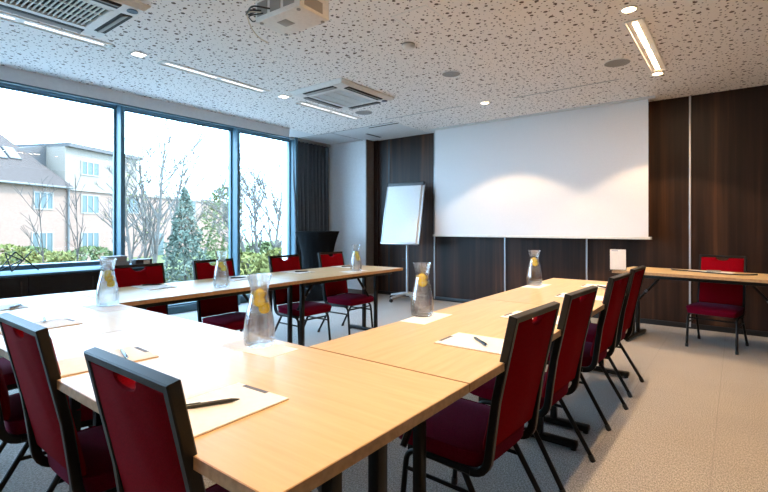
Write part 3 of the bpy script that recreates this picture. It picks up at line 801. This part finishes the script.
slot('short dark air slot running toward the white corner wall', -4.91, -4.83, 5.86, 6.28)
t = thing('access_panel', 'square access panel in the ceiling between projector and smoke detector', 'access panel', (-1.86, 2.86, CE))
bm = B()
for s in (-1, 1): b2(bm, (-.15, s * .145 - .005, -.003), (.15, s * .145 + .005, 0)); b2(bm, (s * .145 - .005, -.14, -.003), (s * .145 + .005, .14, 0))
obj('frame', bm, 'whiteplastic', t, smooth=False); obj('lid', B1((-.139, -.139, -.002), (.139, .139, 0)), 'perf', t, smooth=False)

# projector
PZ = 2.45
t = thing('projector', 'white ceiling-mounted projector hanging at the top centre', 'projector', (-2.16, 1.895, PZ), R_(2))
obj('case', B1((-.195, -.125, 0), (.195, .125, .135), .012), 'whiteplastic', t)
obj('bottom_cover', B1((-.075, -.055, -.0025), (.005, .02, .003), .001), 'greyplastic', t)
obj('air_grille', B1((.1945, -.09, .02), (.1975, .06, .085)), 'greyplastic', t)
for k in range(3): obj('socket_panel', B1((-.17 + k * .115, -.1275, .03), (-.17 + k * .115 + .09, -.1245, .115)), 'greyplastic', t)
ln = obj('lens_ring', tube(B(), [(.09, .12, .06), (.09, .155, .06)], .042, 24), 'greyplastic', t); obj('lens', tube(B(), [(.09, .140, .06), (.09, .157, .06)], .032, 24), 'houseglass', ln)
obj('bracket', B1((-.09, -.07, .135), (.09, .07, .15), .003), 'whiteplastic', t)
obj('mount_pole', tube(B(), [(0, 0, .149), (0, 0, CE - PZ - .012)], .022, 16), 'whiteplastic', t)
obj('ceiling_plate', lathe(B(), [(.07, CE - PZ - .014), (.07, CE - PZ)], 24), 'whiteplastic', t)
for s in (-1, 1):
    for q in (-1, 1): obj('foot', lathe(B(), [(.012, -.006), (.012, .001)], 12, (s * .16, q * .10, 0)), 'greyplastic', t)
pc = 'cables of the projector'
def pcable(pts, r, m, lab):
    tag(obj('projector_cable', tube(B(), fillet([Vector(p) + Vector((-2.16, 1.895, PZ)) for p in pts], .04, 5), r, 8), m), lab, 'cable', pc)
pcable([(-.13, -.129, .06), (-.17, -.19, .055), (-.245, -.12, .08), (-.20, -.02, .16), (-.08, 0, .238)], .005, 'plastic', 'black cable looping from the back of the projector')
pcable([(-.05, -.129, .05), (-.10, -.22, .05), (-.25, -.16, .05), (-.25, -.03, .14), (-.06, .02, .238)], .005, 'plastic', 'black cable looping from the back of the projector')
pcable([(-.11, -.129, .04), (-.20, -.18, .03), (-.27, -.08, .04), (-.235, .0, .15), (-.07, -.03, .238)], .004, 'plastic', 'black cable looping from the back of the projector')
pcable([(-.13, -.1285, .05), (-.20, -.19, .055), (-.275, -.11, .03), (-.275, -.09, -.0), (-.25, -.06, -.05), (-.19, -.03, -.09)], .004, 'card', 'loose tan cable end hanging below the projector')

# ------------------------------------------------------------------ outdoors
GZ = -1.6
struct('ground', B1((-75, -40, GZ - .2), (XW - .25, 60, GZ)), 'lawn')
struct('bounce_paving', B1((-15.2, -14, GZ - .19), (XW - .26, 20, GZ + .01)), 'bounce_paving')  # unseen paving, added to bounce outdoor light up to the ceiling
CAMF = Vector((-math.sin(R_(37.45)), math.cos(R_(37.45)), 0)); CAMR = Vector((math.cos(R_(37.45)), math.sin(R_(37.45)), 0))
def ray(u, dep): return CAMF * dep + CAMR * ((u - 384) / 460.4 * dep)

hx = (CAMF + CAMR * .2085).normalized(); ang = math.atan2(hx.y, hx.x)
def house_local(u, O):   # distance along the facade where the sight line at u meets it
    d = CAMF + CAMR * ((u - 384) / 460.4)
    # O + s*hx = k*d
    det = hx.x * -d.y + d.x * hx.y
    s = (-O.x * -d.y + d.x * -O.y) / det
    k = (O.x + s * hx.x) / d.x if abs(d.x) > 1e-6 else 0
    return s, k
O = ray(0, 30)
def hp(u, v):
    s, k = house_local(u, O); return s, 1.2 - (v - 226.6) * k / 460.4
def win(root, u0, v0, u1, v1, mull=2, y=0.):
    x0, z1 = hp(u0, v0); x1, z0 = hp(u1, (v1)); 
    fr = B(); t_ = .09
    b2(fr, (x0, y - .06, z0), (x0 + t_, y + .03, z1)); b2(fr, (x1 - t_, y - .06, z0), (x1, y + .03, z1))
    b2(fr, (x0 + t_, y - .06, z1 - t_), (x1 - t_, y + .03, z1)); b2(fr, (x0 + t_, y - .06, z0), (x1 - t_, y + .03, z0 + t_))
    for k in range(1, mull + 1):
        xm = x0 + (x1 - x0) * k / (mull + 1); b2(fr, (xm - .05, y - .05, z0 + t_), (xm + .05, y + .02, z1 - t_))
    w = obj('window', fr, 'housewhite', root, smooth=False)
    obj('pane', B1((x0 + t_, y - .02, z0 + t_), (x1 - t_, y + .0, z1 - t_)), 'houseglass', w, smooth=False)
# left house: tiled roof, three roof windows.  local x along the facade, local -y toward us
def side(bm, quad, y0, y1):   # extrude a quad drawn in (x,z) between two depths
    a = [bm.verts.new((x, y0, z)) for x, z in quad]; b = [bm.verts.new((x, y1, z)) for x, z in quad]; n_ = len(quad)
    bm.faces.new(a); bm.faces.new(list(reversed(b)))
    for j in range(n_): bm.faces.new((a[j], b[j], b[(j + 1) % n_], a[(j + 1) % n_]))
tl = thing('brick_house', 'pink brick house with tiled roof and pale upper wing outside the windows', 'house', (O.x, O.y, 0), ang)
xe, ze = hp(68, 187); x00 = -9.0
obj('wall', B1((x00, 0, GZ), (xe, 8, ze)), 'render_', tl, smooth=False)
bm = B(); xr, zr = hp(24, 126)
v = [bm.verts.new(p) for p in ((x00, -.4, ze - .1), (xe + .3, -.4, ze - .1), (xe - 3.2, 3.9, zr + .6), (x00, 3.9, zr + .6), (xe + .3, 8.3, ze - .1), (x00, 8.3, ze - .1), (xe - .1, 4, ze - .1))]
bm.faces.new((v[0], v[1], v[2], v[3])); bm.faces.new((v[1], v[4], v[2])); bm.faces.new((v[3], v[2], v[4], v[5])); bm.faces.new((v[0], v[3], v[5])); bm.faces.new((v[0], v[5], v[4], v[1]))
rf = obj('roof', bm, 'roof', tl, smooth=False)
sl = Vector((0, 4.3, zr + .7 - ze)).normalized(); slope = math.atan2(sl.z, sl.y)
for u, vv in ((1, 157), (16, 157), (30, 158)):
    x, z = hp(u, vv); yy = -.4 + (z * 1.06 - ze + .1) / (zr + .7 - ze) * 4.3; zz = ze - .1 + (yy + .4) * math.tan(slope)
    q = Matrix.Rotation(slope, 3, 'X')
    rw = obj('roof_window', box(B(), (x * 1.03, yy, zz + .05), (.85, 1.2, .12), .02, q), 'slate', tl, smooth=False)
    obj('pane', box(B(), Vector((x * 1.03, yy, zz + .05)) + q @ Vector((0, 0, .07)), (.7, 1.05, .02), 0, q), 'skylight', rw, smooth=False)
x, z = hp(38, 150); ch = obj('chimney', B1((x - .5, 4.2, z - 1), (x + .5, 5.2, zr + 1.0)), 'slate', tl, smooth=False)
gt = obj('gutter', tube(B(), [(x00, -.45, ze - .1), (xe, -.45, ze - .1)], .09, 8), 'pipe', tl)
for a in ((33, 191, 53, 210), (31, 232, 53, 255)): win(tl, *a)
x, z = hp(69, 187); obj('drainpipe', tube(B(), [(x - .15, -.12, GZ), (x - .15, -.12, z)], .09, 8), 'pipe', tl)
# right wing: cream upper storey over brick
tw = tl
x1 = hp(236, 190)[0]; xs, zt_ = hp(72, 147); _, zm = hp(72, 188)
obj('lower_wall', B1((xe + .02, .3, GZ), (x1, 8, zm)), 'render_', tw, smooth=False)
obj('upper_wall', B1((xe + .02, .3, zm), (hp(140, 150)[0], 8, zt_)), 'cream', tw, smooth=False)
obj('string_course', B1((xe + .02, .12, zm - .15), (x1, .3, zm + .1)), 'housewhite', tw, smooth=False)
obj('roof', B1((xe + .02, -.1, zt_), (hp(140, 150)[0] + .3, 8.3, zt_ + .3)), 'slate', tw, smooth=False)
bm = B(); side(bm, [(xe - 3.0, zt_ - .6), (xe + .0, zm + .2), (xe + .0, zt_ + .1)], 2.0, 6.0); obj('side_gable', bm, 'slate', tl, smooth=False)
for a in ((84, 160, 102, 177), (84, 194, 102, 214), (84, 232, 102, 250), (124, 196, 142, 214), (180, 200, 198, 216)): win(tw, *a, y=.3)
x, z = hp(153, 232); xb, _ = hp(166, 232)
dr = obj('entrance_door', B1((x, .2, GZ), (xb, .3, z)), 'housewhite', tw, smooth=False); obj('door_leaf', B1((x + .15, .15, GZ), (xb - .15, .2, z - .15)), 'houseglass', dr, smooth=False)

# bare trees
def tree_mesh(h, rng, r0, nb, up, depth_):
    bm = B(); tips = []
    def stem(p, d, L, r, lv):
        n_ = 7 if lv == 0 else 4; pts = [p]; dd = d.copy()
        for k in range(n_):
            w_ = .06 if lv == 0 else .16
            dd = (dd + Vector((rng.uniform(-w_, w_), rng.uniform(-w_, w_), .05))).normalized(); pts.append(pts[-1] + dd * L / n_)
        tube(bm, pts, r, 5, radii=[max(.006, r * (1 - .85 * k / n_)) for k in range(n_ + 1)])
        tips.append(pts[-1])
        if lv >= depth_: return
        cnt = nb if lv == 0 else max(3, nb // 3)
        for k in range(cnt):
            f = rng.uniform(.30 if lv == 0 else .25, .97); i = min(n_ - 1, int(f * n_)); q = pts[i].lerp(pts[i + 1], f * n_ - i)
            a = rng.uniform(0, 2 * PI); sd_ = Vector((math.cos(a), math.sin(a), 0)); nd = (dd * up + sd_ * rng.uniform(.6, 1)).normalized()
            tips.append(q); stem(q, nd, L * rng.uniform(.32, .5) * (1.15 - .55 * f), r * (1 - .8 * f) * .6 + .004, lv + 1)
    return bm, tips, stem
def leaves(pts, rng, n_, rad, s):
    bm = B()
    for k in range(n_):
        p = rng.choice(pts) + Vector([rng.gauss(0, rad) for _ in range(3)])
        a = Vector([rng.uniform(-1, 1) for _ in range(3)]).normalized(); b = a.cross(Vector([rng.uniform(-1, 1) for _ in range(3)])).normalized()
        q = s * rng.uniform(.6, 1.3)
        bm.faces.new([bm.verts.new(p + a * q), bm.verts.new(p + b * q * .5), bm.verts.new(p - a * q), bm.verts.new(p - b * q * .5)])
    return bm
def tree(u, dep, h, seed, label, r0, nb, stems=1, up=.9, depth_=2, bark='bark', leaf=None, nl=0):
    rng = random.Random(seed); p = ray(u, dep); p.z = GZ
    t = thing('bare_tree', label, 'tree', p, 0, 'bare trees in the garden')
    bm, tips, stem = tree_mesh(h, rng, r0, nb, up, depth_)
    for k in range(stems):
        a = 2 * PI * k / stems + .4; tl_ = .0 if stems == 1 else .20
        stem(Vector((.06 * math.cos(a), .06 * math.sin(a), 0)), Vector((tl_ * math.cos(a), tl_ * math.sin(a), 1)).normalized(), h * (1 - .12 * k), r0, 0)
    obj('trunk', bm, bark, t, smooth=True)
    if leaf: obj('foliage', leaves(tips, rng, nl, .08, .03), leaf, t, smooth=False)
tree(145, 14, 5.6, 3, 'tall pale multi-stemmed bare tree outside the second pane, left of the conifer', .085, 14, 3, 1.1, 3, 'bark', 'leafA', 500)
tree(160, 19, 7.0, 11, 'pale bare tree close behind the tall one outside the second pane', .085, 14, 2, 1.1, 3, 'bark', 'leafA', 400)
tree(196, 21, 7.0, 5, 'pale bare tree outside the second pane, right of the conifer', .08, 12, 2, 1.1, 3, 'bark', 'leafA', 400)
tree(262, 14, 5.6, 8, 'bare tree outside the third pane', .075, 15, 3, 1.0, 3, 'bark', 'leafA', 500)
tree(281, 20, 5.4, 21, 'bare tree outside the third pane, next to the curtain', .075, 12, 2, 1.0, 3, 'bark', 'leafA', 300)
tree(40, 13, 3.6, 13, 'young bare tree outside the first pane, before the left house', .035, 9, 1, 1.2, 2, 'darkbark')
tree(73, 13.5, 3.7, 17, 'young bare tree outside the first pane, before the drainpipe', .035, 9, 1, 1.2, 2, 'darkbark')

def shrub(name, cat, u, dep, w, h, seed, label, leaf, n_, group, cone=False, s=.07):
    rng = random.Random(seed); p = ray(u, dep); p.z = GZ
    t = thing(name, label, cat, p, 0, group)
    st = B(); tube(st, [(0, 0, 0), (0, 0, h * (.9 if cone else .5))], .05, 6, radii=[.06, .02]); obj('stem', st, 'darkbark', t)
    bm = B()
    for k in range(n_):
        a = rng.uniform(0, 2 * PI)
        if cone:
            z = h * (.06 + .94 * rng.random() ** 1.5); r = w * (1 - z / h * .96) * (.35 + .65 * math.sqrt(rng.random())) * (1 + .25 * math.sin(z * 9 + a * 3))
        else:
            zz = rng.uniform(-.9, 1); r = w * math.sqrt(max(0, 1 - zz * zz)) * (.6 + .4 * rng.random()) * (1 + .15 * math.sin(a * 4 + seed)); z = h * .5 * (1 + zz)
        c = Vector((r * math.cos(a), r * math.sin(a), z + .05))
        e = Vector([rng.uniform(-1, 1) for _ in range(3)]).normalized(); f = e.cross(Vector([rng.uniform(-1, 1) for _ in range(3)])).normalized(); q = s * rng.uniform(.6, 1.4)
        bm.faces.new([bm.verts.new(c + e * q), bm.verts.new(c + f * q * .5), bm.verts.new(c - e * q), bm.verts.new(c - f * q * .5)])
    obj('foliage', bm, leaf, t, smooth=False)
shrub('conifer', 'tree', 185, 11.5, 1.0, 3.7, 2, 'blue-green conifer outside the second pane', 'leafB', 5600, None, True, .055)
shrub('bushy_tree', 'tree', 224, 17, .85, 4.2, 9, 'pale green bushy tree outside the second pane, beside the right mullion', 'leafC', 2600, None, False, .07)
hd = 'garden shrubs below the windows'
for k, (u, dep, w, h, lf, lab) in enumerate((
    (6, 16, 1.3, 2.1, 'leafA', 'low yellow-green shrub at the left edge of the first pane'),
    (30, 17, 1.2, 2.0, 'leafC', 'low green shrub outside the first pane, below the left house windows'),
    (56, 15.5, 1.1, 1.9, 'leafA', 'low yellow-green shrub outside the first pane, before the drainpipe'),
    (90, 17, 1.3, 2.0, 'leafC', 'low green shrub outside the first pane, beside the mullion'),
    (132, 14, 1.1, 1.7, 'leafA', 'yellow-green shrub outside the second pane, beside the left mullion'),
    (160, 13, 1.2, 1.5, 'leafC', 'green shrub outside the second pane, left of the conifer'),
    (210, 13.5, 1.3, 1.7, 'leafA', 'yellow-green shrub outside the second pane, right of the conifer'),
    (245, 13, 1.3, 2.0, 'leafA', 'yellow-green shrub outside the third pane, beside the mullion'),
    (264, 15, 1.3, 2.2, 'leafC', 'green shrub outside the third pane, at the tree trunk'),
    (284, 14, 1.2, 2.1, 'leafA', 'yellow-green shrub outside the third pane, next to the curtain'))):
    shrub('garden_shrub', 'shrub', u, dep, w, h, 30 + k, lab, lf, 1700, hd, False, .085)

# ------------------------------------------------------------------ light
w = bpy.data.worlds.new('sky'); sc.world = w; w.use_nodes = True
bg = w.node_tree.nodes['Background']; bg.inputs['Color'].default_value = (.44, .70, 1.0, 1); bg.inputs['Strength'].default_value = 11.5
sd = bpy.data.lights.new('sun', 'SUN'); sd.energy = 6.0; sd.angle = R_(2); sd.color = (1, .93, .84)
so = bpy.data.objects.new('sun', sd); C.objects.link(so)
so.rotation_euler = Vector((-.25, -.70, -.65)).to_track_quat('-Z', 'Y').to_euler()

# ------------------------------------------------------------------ camera
cd_ = bpy.data.cameras.new('camera'); cam = bpy.data.objects.new('camera', cd_); C.objects.link(cam)
cam.location = (0, 0, 1.2); cam.rotation_euler = (PI / 2, 0, R_(37.45))
cd_.sensor_width = 36; cd_.sensor_fit = 'HORIZONTAL'; cd_.lens = 460.4 * 36 / 768
cd_.shift_y = -(246 - 226.6) / 768; cd_.clip_start = .02; cd_.clip_end = 300
sc.camera = cam
sc.cycles.use_denoising = True
sc.cycles.sample_clamp_indirect = 6.0
sc.cycles.max_bounces = 14; sc.cycles.diffuse_bounces = 6; sc.cycles.transmission_bounces = 12; sc.cycles.transparent_max_bounces = 12
sc.view_settings.view_transform = 'Standard'; sc.view_settings.look = 'None'
sc.view_settings.exposure = 0.7; sc.view_settings.gamma = 1.0; sc.view_settings.use_curve_mapping = False
